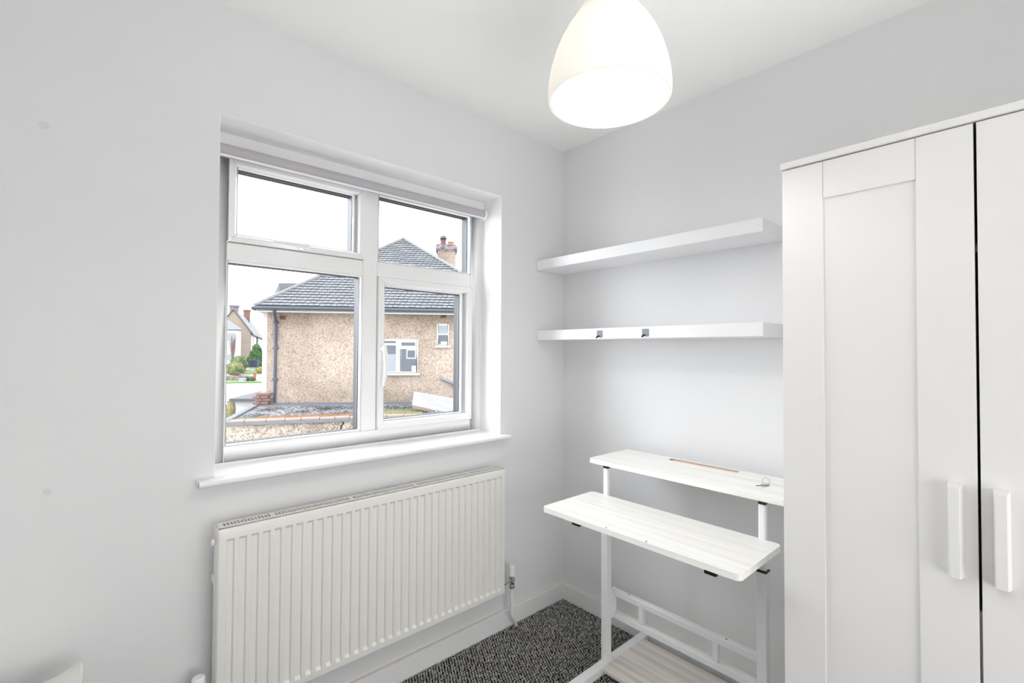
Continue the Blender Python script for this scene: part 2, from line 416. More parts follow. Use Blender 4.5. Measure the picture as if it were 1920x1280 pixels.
# handles
hb = MB(); hb.box(-1.388, -1.336, .141, .150, 1.762, 1.778)
hb.tube([(-1.362, .145, 1.771), (-1.362, .122, 1.772)], .009, 10)
hb.hexa([(-1.352,.112,1.765),(-1.352,.126,1.765),(-1.487,.124,1.769),(-1.487,.116,1.769),(-1.352,.112,1.783),(-1.352,.126,1.783),(-1.487,.124,1.779),(-1.487,.116,1.779)])
hb.build('handle', 'pvc', sa, bevel=.002)
hb = MB(); hb.box(-1.046, -1.024, .140, .150, 1.318, 1.404)
hb.tube([(-1.033, .145, 1.375), (-1.033, .118, 1.375)], .010, 10)
hb.tube([(-1.033, .118, 1.390), (-1.031, .112, 1.36), (-1.029, .108, 1.31), (-1.030, .110, 1.26), (-1.033, .118, 1.215)], [.009, .0105, .010, .009, .006], 10)
hb.build('handle', 'pvc', sb, bevel=.001)

# sill board
sl = MB()
yn = -.040
sl.box(WX0, WX1, -.002, .166, .936, .956)
sl.box(-1.731, -.433, yn, 0, .936, .956)
sill = struct(sl.build('trim_1', 'gloss', bevel=0))
sill.name = 'trim_1'
nose = MB().tube([(-1.731, yn, .946), (-.433, yn, .946)], .010, 16).build('sill_nosing', 'gloss', sill, smooth=True)

# ------------------------------------------------------------------ roller blind
rb = thing('roller_blind', 'rolled-up pale grey fabric roller blind under the window head', 'blind', (-1.07, .125, 2.083))
MB().tube([(-1.668, .118, 2.070), (-.494, .118, 2.070)], .0225, 28).build('fabric_roll', 'blind', rb, smooth=True)
MB().tube([(-1.664, .1035, 2.049), (-.498, .1035, 2.049)], .0042, 10).build('bottom_bar', 'pvc', rb, smooth=True)
for x0, x1 in ((-1.682, -1.669), (-.492, -.479)):
    MB().tube([(x0, .118, 2.070), (x1, .118, 2.070)], .025, 24).box(x0+.003, x1-.003, .118, .162, 2.056, 2.090).build('bracket', 'pvc', rb, bevel=.001)
lp = [(-.482, .140, 2.075), (-.479, .146, 1.80), (-.478, .148, 1.53), (-.477, .145, 1.30), (-.476, .132, 1.20), (-.475, .108, 1.155),
      (-.475, .078, 1.160), (-.475, .050, 1.20), (-.475, .040, 1.27), (-.475, .058, 1.40), (-.475, .082, 1.53), (-.477, .100, 1.70), (-.480, .108, 1.90), (-.484, .112, 2.075)]
ch = MB().tube(lp, .0011, 6).build('pull_chain', 'pvc', rb, smooth=True)
beads = MB()
for a, c in zip(lp, lp[1:]):
    A = Vector(a); Cc = Vector(c); n = max(1, int((Cc-A).length/.016))
    for k in range(n):
        p = A.lerp(Cc, k/n); r = .0019
        beads.poly([(p.x+r, p.y, p.z), (p.x, p.y+r, p.z), (p.x-r, p.y, p.z), (p.x, p.y-r, p.z), (p.x, p.y, p.z+r), (p.x, p.y, p.z-r)],
                   [(0,1,4), (1,2,4), (2,3,4), (3,0,4), (1,0,5), (2,1,5), (3,2,5), (0,3,5)])
beads.build('chain_beads', 'pvc', rb, kind='stuff')

# ------------------------------------------------------------------ radiator
RX0, RX1, RY0, RY1, RZ0, RZ1 = -1.688, -.514, -.100, -.048, .228, .820
rad = thing('radiator', 'long white panel radiator with vertical grooves below the window', 'radiator', (-1.1, -.075, .228))
def rad_panel():
    m = MB(); n = 33; pit = (RX1-RX0-.036)/n; cols = [(RX0, .006), (RX0+.004, .001), (RX0+.010, .0)]
    for i in range(n):
        a = RX0+.018+i*pit
        cols += [(a+pit*.16, 0), (a+pit*.25, 1), (a+pit*.72, 1), (a+pit*.81, 0)]
    cols += [(RX1-.010, 0), (RX1-.004, .001), (RX1, .006)]
    rows = [(RZ0, 'e2'), (RZ0+.004, 'e1'), (RZ0+.010, 'f'), (.254, 'f'), (.264, 'g'), (.772, 'g'), (.781, 'f'), (RZ1-.020, 'f'), (RZ1-.012, 'e1'), (RZ1-.006, 'e2')]
    D_ = .0085
    for (z, k) in rows:
        for (x, d) in cols:
            if d == 1: dd = D_ if k == 'g' else 0
            else: dd = d
            if k == 'e1': dd = max(dd, .001)
            if k == 'e2': dd = max(dd, .006)
            m.v.append((x, RY0+dd, z))
    w = len(cols)
    for j in range(len(rows)-1):
        for i in range(w-1):
            a = j*w+i; m.f.append((a, a+1, a+w+1, a+w))
    o = m.build('front_panel', 'rad', rad)
    for q in o.data.polygons: q.use_smooth = True
    o.data.set_sharp_from_angle(angle=math.radians(14))
rad_panel()
MB().box(RX0+.002, RX1-.002, RY0+.009, RY0+.020, RZ0+.002, RZ1-.006).build('water_panel', 'rad', rad, bevel=.002)
MB().box(RX0+.006, RX1-.006, -.080, -.056, RZ0+.02, RZ1-.022).build('convector', 'radin', rad)
MB().box(RX0+.004, RX1-.004, -.052, RY1, RZ0, RZ1-.003).build('back_panel', 'rad', rad)
for x0, x1 in ((RX0-.0015, RX0+.0025), (RX1-.0025, RX1+.0015)):
    s = MB().box(x0, x1, RY0+.008, RY1-.001, RZ0+.004, RZ1+.001).build('side_panel', 'rad', rad, bevel=.001)
g = MB()
zt0, zt1 = RZ1-.001, RZ1+.001
g.box(RX0, RX1, -.0575, -.049, zt0, zt1); g.box(RX0, RX1, -.097, -.0885, zt0, zt1)
g.box(RX0, RX0+.018, -.0885, -.0575, zt0, zt1); g.box(RX1-.018, RX1, -.0885, -.0575, zt0, zt1)
x = RX0+.018+.0068; k = 0
while x < RX1-.024:
    wd = .0034
    if k % 26 == 13: wd = .016
    g.box(x, x+wd, -.0885, -.0575, zt0, zt1); x += wd + .0065; k += 1
g.build('top_grille', 'rad', rad)
MB().tube([(RX0-.002, -.070, .772), (RX0-.012, -.070, .772)], .0105, 14).build('bleed_plug', 'rad', rad, bevel=.001)
MB().box(RX0-.004, RX0+.012, -.060, -.030, .64, .66).build('wall_bracket', 'rad', rad)
MB().box(RX1-.3, RX1-.27, -.050, -.002, .60, .64).build('wall_bracket', 'rad', rad)
MB().box(RX0+.27, RX0+.3, -.050, -.002, .60, .64).build('wall_bracket', 'rad', rad)
# lockshield valve at the right foot of the radiator
vx, vy = -.449, -.072; VPX, VPY = -.378, -.030
v = MB(); v.tube([(RX1-.004, vy, .262), (vx+.002, vy, .262)], .0065, 12); v.tube([(RX1+.010, vy, .262), (RX1+.026, vy, .262)], .0105, 8)
v.tube([(vx, vy, .236), (vx, vy, .285)], .0135, 12); v.tube([(vx, vy, .226), (vx, vy, .243)], .0160, 8)
v.tube([(vx, vy, .262), (vx+.018, vy, .262)], .008, 8)
v.build('valve_body', 'chrome', rad, bevel=.001)
MB().tube([(vx, vy, .284), (vx, vy, .327), (vx, vy, .331)], [.0150, .0142, .012], 14).build('valve_cap', 'pvc', rad, bevel=.0008)
MB().tube([(vx, vy, .228), (vx, vy, .10), (vx+.006, vy-.004, .085), (VPX, VPY, -.002)], .0085, 12).build('supply_pipe', 'gloss', rad, smooth=True)
# thermostatic head at the left foot
tx = -1.728
MB().tube([(tx, vy, .285), (tx, vy, .345), (tx, vy, .372), (tx, vy, .376)], [.017, .019, .018, .014], 18).build('thermostat_head', 'pvc', rad, bevel=.001)
v = MB(); v.tube([(tx, vy, .235), (tx, vy, .286)], .011, 12); v.tube([(tx, vy, .262), (RX0+.004, vy, .262)], .0065, 12); v.build('valve_body', 'chrome', rad, bevel=.001)
MB().tube([(tx, vy, .236), (tx, vy, -.002)], .0078, 12).build('supply_pipe', 'gloss', rad, smooth=True)

# ------------------------------------------------------------------ floating shelves
def shelf(z, label):
    o = MB().box(-.219, -.0005, -1.138, -.002, z, z+.050).build('floating_shelf', 'shelf', None, bevel=.0012)
    centred(o); tag(o, label, 'shelf', 'floating shelves on the right wall'); return o
shelf(1.8005, 'thick white floating shelf, the upper one, with nothing on it')
shelf(1.428, 'thick white floating shelf with two grey hooks on its front, the lower one')
def hook(y, label):
    h = thing('adhesive_hook', label, 'hook', (-.2196, y, 1.435), group='grey hooks stuck on the lower shelf')
    MB().box(-.2226, -.2188, y-.0155, y+.0155, 1.4365, 1.468).build('plate', 'grey', h, bevel=.001)
    MB().tube([(-.2226, y+.006, 1.443), (-.229, y+.006, 1.438), (-.234, y+.006, 1.434), (-.238, y+.006, 1.437)], .0032, 8).tube(
        [(-.2226, y+.006, 1.444), (-.229, y-.003, 1.441)], .0025, 8).build('prong', 'black', h, smooth=True)
hook(-.4215, 'small grey square adhesive hook nearer the corner on the lower shelf')
hook(-.6640, 'small grey square adhesive hook nearer the wardrobe on the lower shelf')

# ------------------------------------------------------------------ sit-stand desk
dk = thing('standing_desk', 'two-tier height-adjustable desk with pale wood boards on a white steel frame', 'desk', (-.32, -.85, 0))
def slab(x0, x1, y0, y1, z0, z1, r, mat_, name, parent, slot=None):
    pts = []
    for cx, cy, a0 in ((x1-r, y1-r, 0), (x0+r, y1-r, 90), (x0+r, y0+r, 180), (x1-r, y0+r, 270)):
        for k in range(7):
            a = math.radians(a0+15*k); pts.append((cx+r*math.cos(a), cy+r*math.sin(a)))
    n = len(pts); m = MB()
    if not slot:
        m.v += [(p[0], p[1], z0) for p in pts] + [(p[0], p[1], z1) for p in pts]
        m.f += [tuple(range(n))[::-1], tuple(range(n, 2*n))] + [(i, (i+1) % n, n+(i+1) % n, n+i) for i in range(n)]
    else:
        a, c, e, f = slot        # x0 x1 y0 y1 of the cut-out; ring faces between outline and slot
        h = [(c, f), (a, f), (a, e), (c, e)]
        m.v += [(p[0], p[1], z0) for p in pts] + [(p[0], p[1], z1) for p in pts] + [(q[0], q[1], z0) for q in h] + [(q[0], q[1], z1) for q in h]
        m.f += [(i, (i+1) % n, n+(i+1) % n, n+i) for i in range(n)]
        for lay, ho in ((0, 2*n), (n, 2*n+4)):
            for s in range(4):
                for k in range(6): m.f.append((lay+s*7+k, lay+s*7+k+1, ho+s))
                m.f.append((lay+s*7+6, lay+(s*7+7) % n, ho+(s+1) % 4, ho+s))
    o = m.build(name, mat_, parent, bevel=0)
    for q in o.data.polygons: q.use_smooth = True
    o.data.set_sharp_from_angle(angle=math.radians(35)); return o
lt = slab(-.636, -.318, -1.228, -.458, .732, .7515, .018, 'desk', 'lower_desktop', dk)
ut = slab(-.340, -.052, -1.246, -.455, .881, .900, .012, 'desk', 'upper_desktop', dk, slot=(-.100, -.070, -.995, -.703))
MB().box(-.1002, -.0985, -.995, -.703, .882, .8988).box(-.0715, -.0698, -.995, -.703, .882, .8988).box(-.0985, -.0715, -.995, -.703, .8805, .8865).build('cut_edge', 'slot', ut)
for yy in (-.765, -.925):
    MB().tube([(-.627, yy, .7512), (-.627, yy, .7519)], .0032, 10).build('screw_hole', 'darkgrey', lt)
for y in (-.533, -1.169):
    MB().box(-.332, -.300, y-.016, y+.016, .045, .645).build('leg', 'steel', dk, bevel=.003)
    MB().box(-.333, -.299, y-.017, y+.017, .645, .651).build('collar', 'darkgrey', dk, bevel=.001)
    o = MB().box(-.325, -.303, y-.012, y+.012, .64, .868).build('inner_leg', 'steel', dk, bevel=.006, seg=3)
    MB().box(-.324, -.305, y-.0115, y+.0115, .866, .881).build('clamp', 'black', dk, bevel=.001)
    MB().box(-.60, -.300, y-.012, y+.012, .721, .732).build('support_arm', 'steel', dk, bevel=.002)
for y in (-.533, -1.169):
    MB().box(-.72, -.019, y-.0195, y+.0195, .012, .045).build('foot', 'steel', dk, bevel=.003)
    for x in (-.69, -.055):
        MB().tube([(x, y, .0), (x, y, .014)], .012, 12).build('foot_pad', 'black', dk)
for z in (.318, .222):
    MB().box(-.288, -.262, -1.153, -.549, z, z+.025).build('rail', 'steel', dk, bevel=.003)
MB().box(-.300, -.264, -.549, -.537, .225, .345).build('rail_plate', 'steel', dk, bevel=.002)
MB().box(-.300, -.264, -1.165, -1.153, .225, .345).build('rail_plate', 'steel', dk, bevel=.002)
for y in (-.682, -.992):
    MB().box(-.285, -.265, y-.010, y+.010, .247, .318).build('rail_upright', 'steel', dk, bevel=.002)
MB().tube([(-.275, -.621, .3425), (-.275, -.621, .3436)], .0032, 10).build('screw_hole', 'darkgrey', dk)
MB().tube([(-.275, -1.03, .3425), (-.275, -1.03, .3436)], .0032, 10).build('screw_hole', 'darkgrey', dk)
slab(-.368, -.060, -1.149, -.553, .030, .045, .003, 'desk2', 'base_shelf', dk)
for (x, y) in ((-.618, -.622), (-.622, -1.138)):
    m = MB().box(x-.008, x+.008, y-.019, y+.019, .717, .732); m.build('cable_clip', 'black', dk, bevel=.004)
# keys on the upper board
ky = thing('key_bunch', 'two small metal keys on a thin ring, lying on the upper desk board', 'keys', (-.21, -1.13, .9))
def key(x, y, a, z):
    c, s = math.cos(a), math.sin(a)
    def T(u, w): return (x+c*u-s*w, y+s*u+c*w)
    m = MB(); out = [(0, -.0022), (.022, -.0022), (.024, 0), (.022, .0022), (.016, .0022), (.014, .0034), (.010, .0026), (.006, .0034), (0, .0022)]
    P = [T(*q) for q in out]; n = len(P)
    m.v += [(p[0], p[1], z) for p in P]+[(p[0], p[1], z+.0018) for p in P]
    m.f += [tuple(range(n))[::-1], tuple(range(n, 2*n))]+[(i, (i+1) % n, n+(i+1) % n, n+i) for i in range(n)]
    q = T(-.007, 0); m.tube([(q[0], q[1], z), (q[0], q[1], z+.002)], .0085, 14)
    return m
key(-.215, -1.128, math.radians(150), .9003).build('key', 'brass', ky)
key(-.208, -1.140, math.radians(172), .9024).build('key', 'brass', ky)
rp = [(-.195+.002*math.sin(t), -1.136+.0125*math.cos(t), .9135+.0125*math.sin(t)) for t in [2*PI*k/24 for k in range(25)]]
MB().tube(rp, .0008, 6).build('ring', 'brass', ky, smooth=True)

# ------------------------------------------------------------------ wardrobe
wd = thing('wardrobe', 'tall white three-door wardrobe with recessed panels and block handles', 'wardrobe', (-.30, -1.89, 0))
WL, WR, WT = -1.310, -2.490, 1.900
MB().box(-.556, -.045, WR-.002, WL+.002, 1.8825, WT).build('top_panel', 'ward', wd, bevel=.0008)
MB().box(-.528, -.048, WL-.016, WL, .001, 1.8825).build('side_panel', 'ward', wd)
MB().box(-.528, -.048, WR, WR+.016, .001, 1.8825).build('side_panel', 'ward', wd)
MB().box(-.060, -.048, WR+.016, WL-.016, .06, 1.8825).build('back_panel', 'ward', wd)
MB().box(-.526, -.060, WR+.016, WL-.016, .06, .076).build('bottom_panel', 'ward', wd)
MB().box(-.512, -.498, WR+.016, WL-.016, .001, .06).build('plinth', 'ward', wd)
MB().box(-.526, -.060, -2.104, -2.090, .076, 1.8825).build('divider', 'ward', wd)
MB().box(-.510, -.060, -2.090, WL-.016, 1.60, 1.616).build('inner_shelf', 'ward', wd)
MB().box(-.528, -.512, -2.088, WL-.018, .55, .806).build('inner_drawer', 'ward', wd, bevel=.001)
MB().box(-.510, -.060, -2.088, WL-.018, .55, .566).build('inner_drawer', 'ward', wd)
def door(y1, y0, hy):
    z0, z1, sw = .064, 1.8795, .098
    d = MB().box(-.5475+.004, -.530, y0+sw-.01, y1-sw+.01, z0+.02, z1-.02).build('door', 'ward', wd)
    MB().box(-.550, -.530, y1-sw, y1, z0, z1).build('stile', 'ward', d, bevel=.0008)
    MB().box(-.550, -.530, y0, y0+sw, z0, z1).build('stile', 'ward', d, bevel=.0008)
    MB().box(-.5492, -.530, y0+sw+.0006, y1-sw-.0006, 1.781, z1).build('rail', 'ward', d, bevel=.0008)
    MB().box(-.5492, -.530, y0+sw+.0006, y1-sw-.0006, z0, z0+.098).build('rail', 'ward', d, bevel=.0008)
    ha, hb_ = hy
    a, c = ha-.0045, hb_+.0045
    MB().hexa([(-.550, hb_, .876), (-.550, ha, .876), (-.581, a, .881), (-.581, c, .881),
               (-.550, hb_, 1.082), (-.550, ha, 1.082), (-.581, a, 1.079), (-.581, c, 1.079)]).build('handle', 'ward', d, bevel=.0012)
    return d
door(-1.311, -1.6965, (-1.648, -1.6745))
door(-1.7015, -2.0900, (-1.7195, -1.7465))
door(-2.0945, -2.4840, (-2.43, -2.4565))

# ------------------------------------------------------------------ pendant lamp
LC = Vector((-1.079, -1.108, 1.969))
lam = thing('pendant_lamp', 'lit white bell-shaped glass pendant lamp hanging from the ceiling', 'lamp', (LC.x, LC.y, H))
prof = [(.0, .1415), (.003, .1440), (.02, .1450), (.05, .1425), (.08, .1365), (.11, .1280), (.14, .1160), (.17, .1000), (.195, .0830), (.215, .0700), (.235, .0590), (.255, .0500), (.275, .0450), (.290, .0430)]
inner = [(z, r-.004) for z, r in prof[::-1]]
MB().lathe(prof+inner+[prof[0]], LC, 64).build('lamp_shade', 'shade', lam, smooth=True)
MB().lathe([(.290, .0001), (.290, .044), (.302, .040), (.318, .024), (.345, .019), (.36, .010), (.362, .0001)], LC, 24).build('cap', 'pvc', lam, smooth=True)
MB().tube([(LC.x, LC.y, LC.z+.20), (LC.x, LC.y, LC.z+.292)], .019, 20).build('lamp_holder', 'pvc', lam, smooth=True)
MB().tube([(LC.x, LC.y, LC.z+.36), (LC.x, LC.y, H-.03)], .0032, 10).build('cord', 'pvc', lam, smooth=True)
MB().lathe([(0, .0001), (0, .020), (.012, .036), (.029, .040), (.031, .0001)], (LC.x, LC.y, H-.031), 28).build('ceiling_rose', 'pvc', lam, smooth=True)
MB().lathe([(.085, .0001), (.088, .012), (.098, .023), (.115, .030), (.135, .029), (.16, .020), (.185, .0135), (.20, .013), (.20, .0001)], LC, 24).build('bulb', 'bulb', lam, smooth=True)
bl = D.lights.new('bulb_glow', 'POINT'); bl.energy = 6; bl.color = (1, .975, .935); bl.shadow_soft_size = .032
bo = D.objects.new('bulb_glow', bl); COL.objects.link(bo); bo.location = (LC.x, LC.y, LC.z+.052)

# ------------------------------------------------------------------ bed and pillow in the left foreground
bd = thing('bed', 'single bed along the window wall below the left edge of the picture', 'bed', (-2.5, -1.0, 0))
MB().box(-2.98, -2.06, -1.95, -.035, .10, .27).build('bed_base', 'ward', bd, bevel=.01)
MB().box(-2.98, -2.06, -1.95, -.035, .27, .375).build('mattress', 'cotton', bd, bevel=.03, seg=4)
for x in (-2.93, -2.11):
    for y in (-1.90, -.09): MB().box(x-.025, x+.025, y-.025, y+.025, 0, .10).build('leg', 'ward', bd)
def pillow():
    cx, cy = -2.315, -.330; a, c_ = .335, .215; n = 22; m = MB()
    def T(u, v, sgn):
        pu = math.copysign(abs(u)**.92, u); pv = math.copysign(abs(v)**.92, v)
        t = max(0, (1-abs(u)**2.6))**.5 * max(0, (1-abs(v)**2.6))**.5
        cor = 1 + .05*(abs(u)*abs(v))**2
        wob = .008*math.sin(9*u+3*v)*t
        return (cx+a*pu*cor, cy+c_*pv*cor, .515 + .040*(abs(u*v))**2 + sgn*(.073*t+.003) + wob)
    for sgn in (1, -1):
        for j in range(n+1):
            for i in range(n+1): m.v.append(T(-1+2*i/n, -1+2*j/n, sgn))
    w = n+1
    for L in (0, 1):
        for j in range(n):
            for i in range(n):
                q = L*w*w+j*w+i; m.f.append((q, q+1, q+w+1, q+w))
    rim = [i for i in range(w)]+[j*w+n for j in range(1, w)]+[n*w+i for i in range(n-1, -1, -1)]+[j*w for j in range(n-1, 0, -1)]
    for p, q in zip(rim, rim[1:]+rim[:1]): m.f.append((p, q, q+w*w, p+w*w))
    pw = thing('pillow', 'white cotton pillow with a piped edge, its corner at the bottom left', 'pillow', (cx, cy, .43))
    m.build('pillow_cover', 'cotton', pw, smooth=True)
    edge = [Vector(m.v[p]).lerp(Vector(m.v[p+w*w]), .5) for p in rim]; edge.append(edge[0])
    MB().tube(edge, .0055, 8, caps=False).build('piping', 'cotton', pw, smooth=True)
    pw.rotation_euler = (0, math.radians(-7), math.radians(3)); pw.location.z = .372
pillow()

# ================================================================== OUTDOORS
ZG = -2.75
HF = ((1.683, 12.378, 0.0), math.atan2(-.559193, .829038))        # neighbour house frame: u right, v away, z up
SF = ((CAMP.x, CAMP.y, 0.0), -math.radians(41.918))               # street survey frame: across, distance, z up
def zg(d):
    if d < 17: return ZG
    if d < 42: return ZG + (d-17)/25*1.05
    if d < 46: return -1.70
    if d < 53: return -1.70 + (d-46)/7*.95
    return -.75 + min(d-53, 40)/40*.4
# ground
gm = MB(); ds = [3, 10, 17, 22, 27, 32, 37, 42, 46, 49.5, 53, 62, 70, 80, 93, 200]; ls = [-160, -60, -20, 20, 60, 160]
for d in ds:
    for l in ls: gm.v.append((l, d, zg(d)))
for j in range(len(ds)-1):
    for i in range(len(ls)-1):
        a = j*len(ls)+i; gm.f.append((a, a+1, a+len(ls)+1, a+len(ls)))
g0 = struct(in_frame(gm.build('ground', 'earth'), SF))
def patch(name, m, pts, dz, label=None, cat=None, kind=None):
    top = [(l, d, zg(d)+dz) for l, d in pts]; bot = [(l, d, zg(d)-.05) for l, d in pts]; n = len(pts)
    o = MB().poly(top+bot, [tuple(range(n)), tuple(range(n, 2*n))[::-1]]+[(i, (i+1) % n, n+(i+1) % n, n+i) for i in range(n)]).build(name, m)
    in_frame(o, SF)
    if kind: o['kind'] = kind
    if label: tag(o, label, cat)
    return o
patch('road', 'road', [(-19, 22), (-9, 22), (-14, 32), (-20, 38.5), (-26, 41.6), (-34, 42), (-32, 32)], .03, kind='structure')
patch('grass_verge', 'grass', [(-25.9, 42.1), (-22.6, 43.2), (-24.2, 45.1), (-28.8, 45.1), (-31.5, 44)], .08, kind='stuff', label='bright green strip of grass beside the road', cat='grass')
patch('lawn', 'grass', [(-30.2, 49.5), (-25.5, 49.5), (-27.0, 54.5), (-30.9, 54.5)], .08, kind='stuff', label='lawn around the dark bins across the road', cat='grass')

# ---------------- neighbour house
nh = thing('neighbour_house', 'detached pebbledashed house with a grey hipped roof across the yard', 'house', (3.45, 6, ZG), HF)
W2 = 6.9; DEP = 10.0; EZ = 2.40
MB().box(0, W2, 0, DEP, ZG, EZ).build('wall', 'dash', nh)
MB().box(-.125, .0, .0, .30, ZG, EZ-.0).build('corner_pilaster', 'render', nh, bevel=.01)
ov = .35; e0, e1 = -.20, W2+ov-.15; AX, AV, AZ = 3.32, 3.55, 5.36; EZT = 2.53; BV = DEP-2.0
# roof body (solid under the tiles)
P = [(e0, -ov, EZT), (e1, -ov, EZT), (e1, DEP+ov, EZT), (e0, DEP+ov, EZT), (AX, AV, AZ), (AX, BV, AZ), (e0, -ov, EZT-.03), (e1, -ov, EZT-.03), (e1, DEP+ov, EZT-.03), (e0, DEP+ov, EZT-.03)]
MB().poly(P, [(0,1,4), (1,2,5,4), (2,3,5), (3,0,4,5), (0,6,7,1), (1,7,8,2), (2,8,9,3), (3,9,6,0), (6,9,8,7)]).build('roof', 'tile2', nh)
def tiles(A, B, Tp, T2, rows, wid, lift, name, m):
    """courses of overlapping tiles on the plane A-B (eave) to Tp(-T2) (top); each tile a wedge"""
    A, B, Tp, T2 = Vector(A), Vector(B), Vector(Tp), Vector(T2); mb = MB(); ex = (B-A).normalized()
    nrm = ex.cross((Tp-A)).normalized()
    if nrm.z < 0: nrm = -nrm
    rnd = random.Random(5)
    for r in range(rows):
        t0, t1 = r/rows, (r+1.25)/rows
        l0, r0 = A.lerp(Tp, t0), B.lerp(T2, t0); tt = min(t1, 1); l1 = A.lerp(Tp, tt); r1 = B.lerp(T2, tt)
        up = (l1-l0) - ex*((l1-l0).dot(ex)); L = (r0-l0).length
        n = max(1, int(L/wid)); sh = (r % 2)*.5*wid
        for i in range(n+1):
            a = max(0, i*wid-sh); c = min(L, (i+1)*wid-sh-.012)
            if c-a < .03: continue
            pl_ = l0+ex*a; pr_ = l0+ex*c; lf = lift*(1+rnd.uniform(-.15, .2))
            ua = up; uc = up
            # keep tiles inside the hips
            la = (l1-l0).dot(ex); ra = L+(r1-r0).dot(ex)
            pa = pl_+up; pc = pr_+up
            if a < la: pa = pl_ + up*max(.12, a/la if la > 0 else 1)
            if c > ra and L > ra: pc = pr_ + up*max(.12, (L-c)/(L-ra))
            us = up*.16
            mb.hexa([pl_+us, pr_+us, pc, pa, pl_+nrm*lf, pr_+nrm*lf, pc+nrm*.006, pa+nrm*.006])
    return mb.build(name, m, nh, kind='stuff')
tiles(P[0], P[1], P[4], P[4], 31, .15, .040, 'roof_tiles', 'tile')
tiles(P[3], P[0], P[5], P[4], 24, .30, .035, 'roof_tiles', 'tile')
tiles(P[1], P[2], P[4], P[5], 24, .30, .035, 'roof_tiles', 'tile')
def ridge(a, c, n, name='hip_tiles'):
    a, c = Vector(a), Vector(c); mb = MB()
    for i in range(n):
        p = a.lerp(c, i/n); q = a.lerp(c, (i+1.12)/n if i < n-1 else 1)
        mb.tube([p+Vector((0, 0, .02)), q+Vector((0, 0, .03))], .055, 8)
    return mb.build(name, 'ridge', nh)
ridge(P[0], P[4], 16); ridge(P[1], P[4], 16); ridge(P[4], P[5], 12, 'ridge_tiles')
# front bay roof peeping out on the left
Q = [(-1.53, 4.95, 3.42), (-1.75, 6.6, 2.9), (-1.38, 5.0, 3.87), (2.5, 5.0, 3.87), (2.5, 3.9, 2.6), (2.5, 6.6, 2.6)]
Q.append((-.95, 3.95, 2.6))
MB().poly(Q, [(0,1,2), (0,2,3,4,6), (1,5,3,2), (0,6,4,5,1), (3,5,4)]).build('bay_roof', 'tile2', nh)
# soffit, fascia, gutter, downpipe
MB().box(e0+.02, e1-.02, -ov+.02, 0, EZ+.0, EZ+.03).box(e0+.06, e1-.06, -ov+.02, -ov+.05, EZ-.03, EZ+.12).box(e0+.04, 0, 0, DEP, EZ, EZ+.03).box(e0+.04, e0+.07, -ov+.02, DEP, EZ-.03, EZ+.12).build('fascia', 'fascia', nh)
MB().tube([(e0-.03, -ov-.05, EZT-.055), (e1, -ov-.05, EZT-.055)], .045, 10).build('gutter', 'gutter', nh, smooth=True)
MB().tube([(e0-.04, -ov, EZT-.065), (e0-.04, DEP, EZT-.065)], .058, 10).build('gutter', 'gutter', nh, smooth=True)
dp = MB(); dp.tube([(.30, -ov-.04, EZT-.08), (.295, -ov-.02, EZT-.16), (.245, -.10, EZT-.36), (.235, -.06, EZT-.5), (.235, -.06, ZG)], .040, 12)
dp.build('downpipe', 'gutter', nh, smooth=True)
for z in (2.12, 1.40, .55):
    MB().box(.175, .295, -.095, -.0, z-.03, z+.03).build('pipe_bracket', 'gutter', nh, bevel=.008)
for (u, z) in ((.40, 2.245), (4.795, 2.365)):
    ab = MB().box(u-.075, u+.075, -.012, .0, z-.055, z+.055).build('air_brick', 'terra', nh)
    h = MB()
    for i in range(4):
        for j in range(3): h.box(u-.068+i*.036, u-.068+i*.036+.022, -.014, -.012, z-.045+j*.034, z-.045+j*.034+.020)
    h.build('air_hole', 'crack', ab)
# windows
def nwin(u0, u1, z0, z1, cells, sill_=True):
    f = MB(); w = .055
    f.box(u0, u0+w, -.03, .02, z0, z1); f.box(u1-w, u1, -.03, .02, z0, z1); f.box(u0+w, u1-w, -.03, .02, z0, z0+w); f.box(u0+w, u1-w, -.03, .02, z1-w, z1)
    wf = f.build('window', 'fascia', nh, bevel=.004)
    for kind, a, c, d, e in cells:
        if kind == 'bar': MB().box(a, c, -.028, .015, d, e).build('glazing_bar', 'fascia', wf)
        elif kind == 'vent':
            ring(a, c, d, e, .035, -.045, -.02).build('vent_sash', 'fascia', wf); MB().box(a+.035, c-.035, -.034, -.026, d+.035, e-.035).build('pane', 'wglass', wf)
        elif kind == 'blind': MB().box(a, c, -.016, -.013, d, e).build('blind', 'polyc', wf)
        elif kind == 'light': MB().box(a, c, -.014, -.008, d, e).build('pane', 'lglass', wf)
        elif kind == 'reflect': ring(a, c, d, e, .03, -.018, -.012).build('sash_reflection', 'polyc', wf)  # pale frame on the pane stands in for a sash's reflection
        else: MB().box(a, c, -.014, -.008, d, e).build('pane', 'wglass', wf)
    if sill_: MB().box(u0-.03, u1+.05, -.09, .0, z0-.05, z0+.015).build('sill', 'fascia', wf, bevel=.006)
    return wf
nwin(2.98, 4.085, .70, 1.675, [('bar', 3.455, 3.575, .755, 1.62), ('pane', 3.035, 3.455, 1.25, 1.62), ('light', 3.035, 3.455, .755, 1.25), ('blind', 3.04, 3.45, 1.50, 1.56),
     ('bar', 3.575, 4.03, 1.395, 1.455), ('vent', 3.575, 4.03, 1.455, 1.62), ('pane', 3.575, 4.03, .755, 1.395), ('reflect', 3.75, 4.02, 1.12, 1.39), ('blind', 3.90, 4.02, .76, .92), ('light', 3.58, 3.625, .755, 1.395)])
nwin(4.60, 4.955, 1.49, 2.13, [('bar', 4.655, 4.90, 1.805, 1.85), ('light', 4.655, 4.90, 1.85, 2.075), ('pane', 4.655, 4.90, 1.545, 1.805), ('blind', 4.72, 4.90, 1.55, 1.62)])
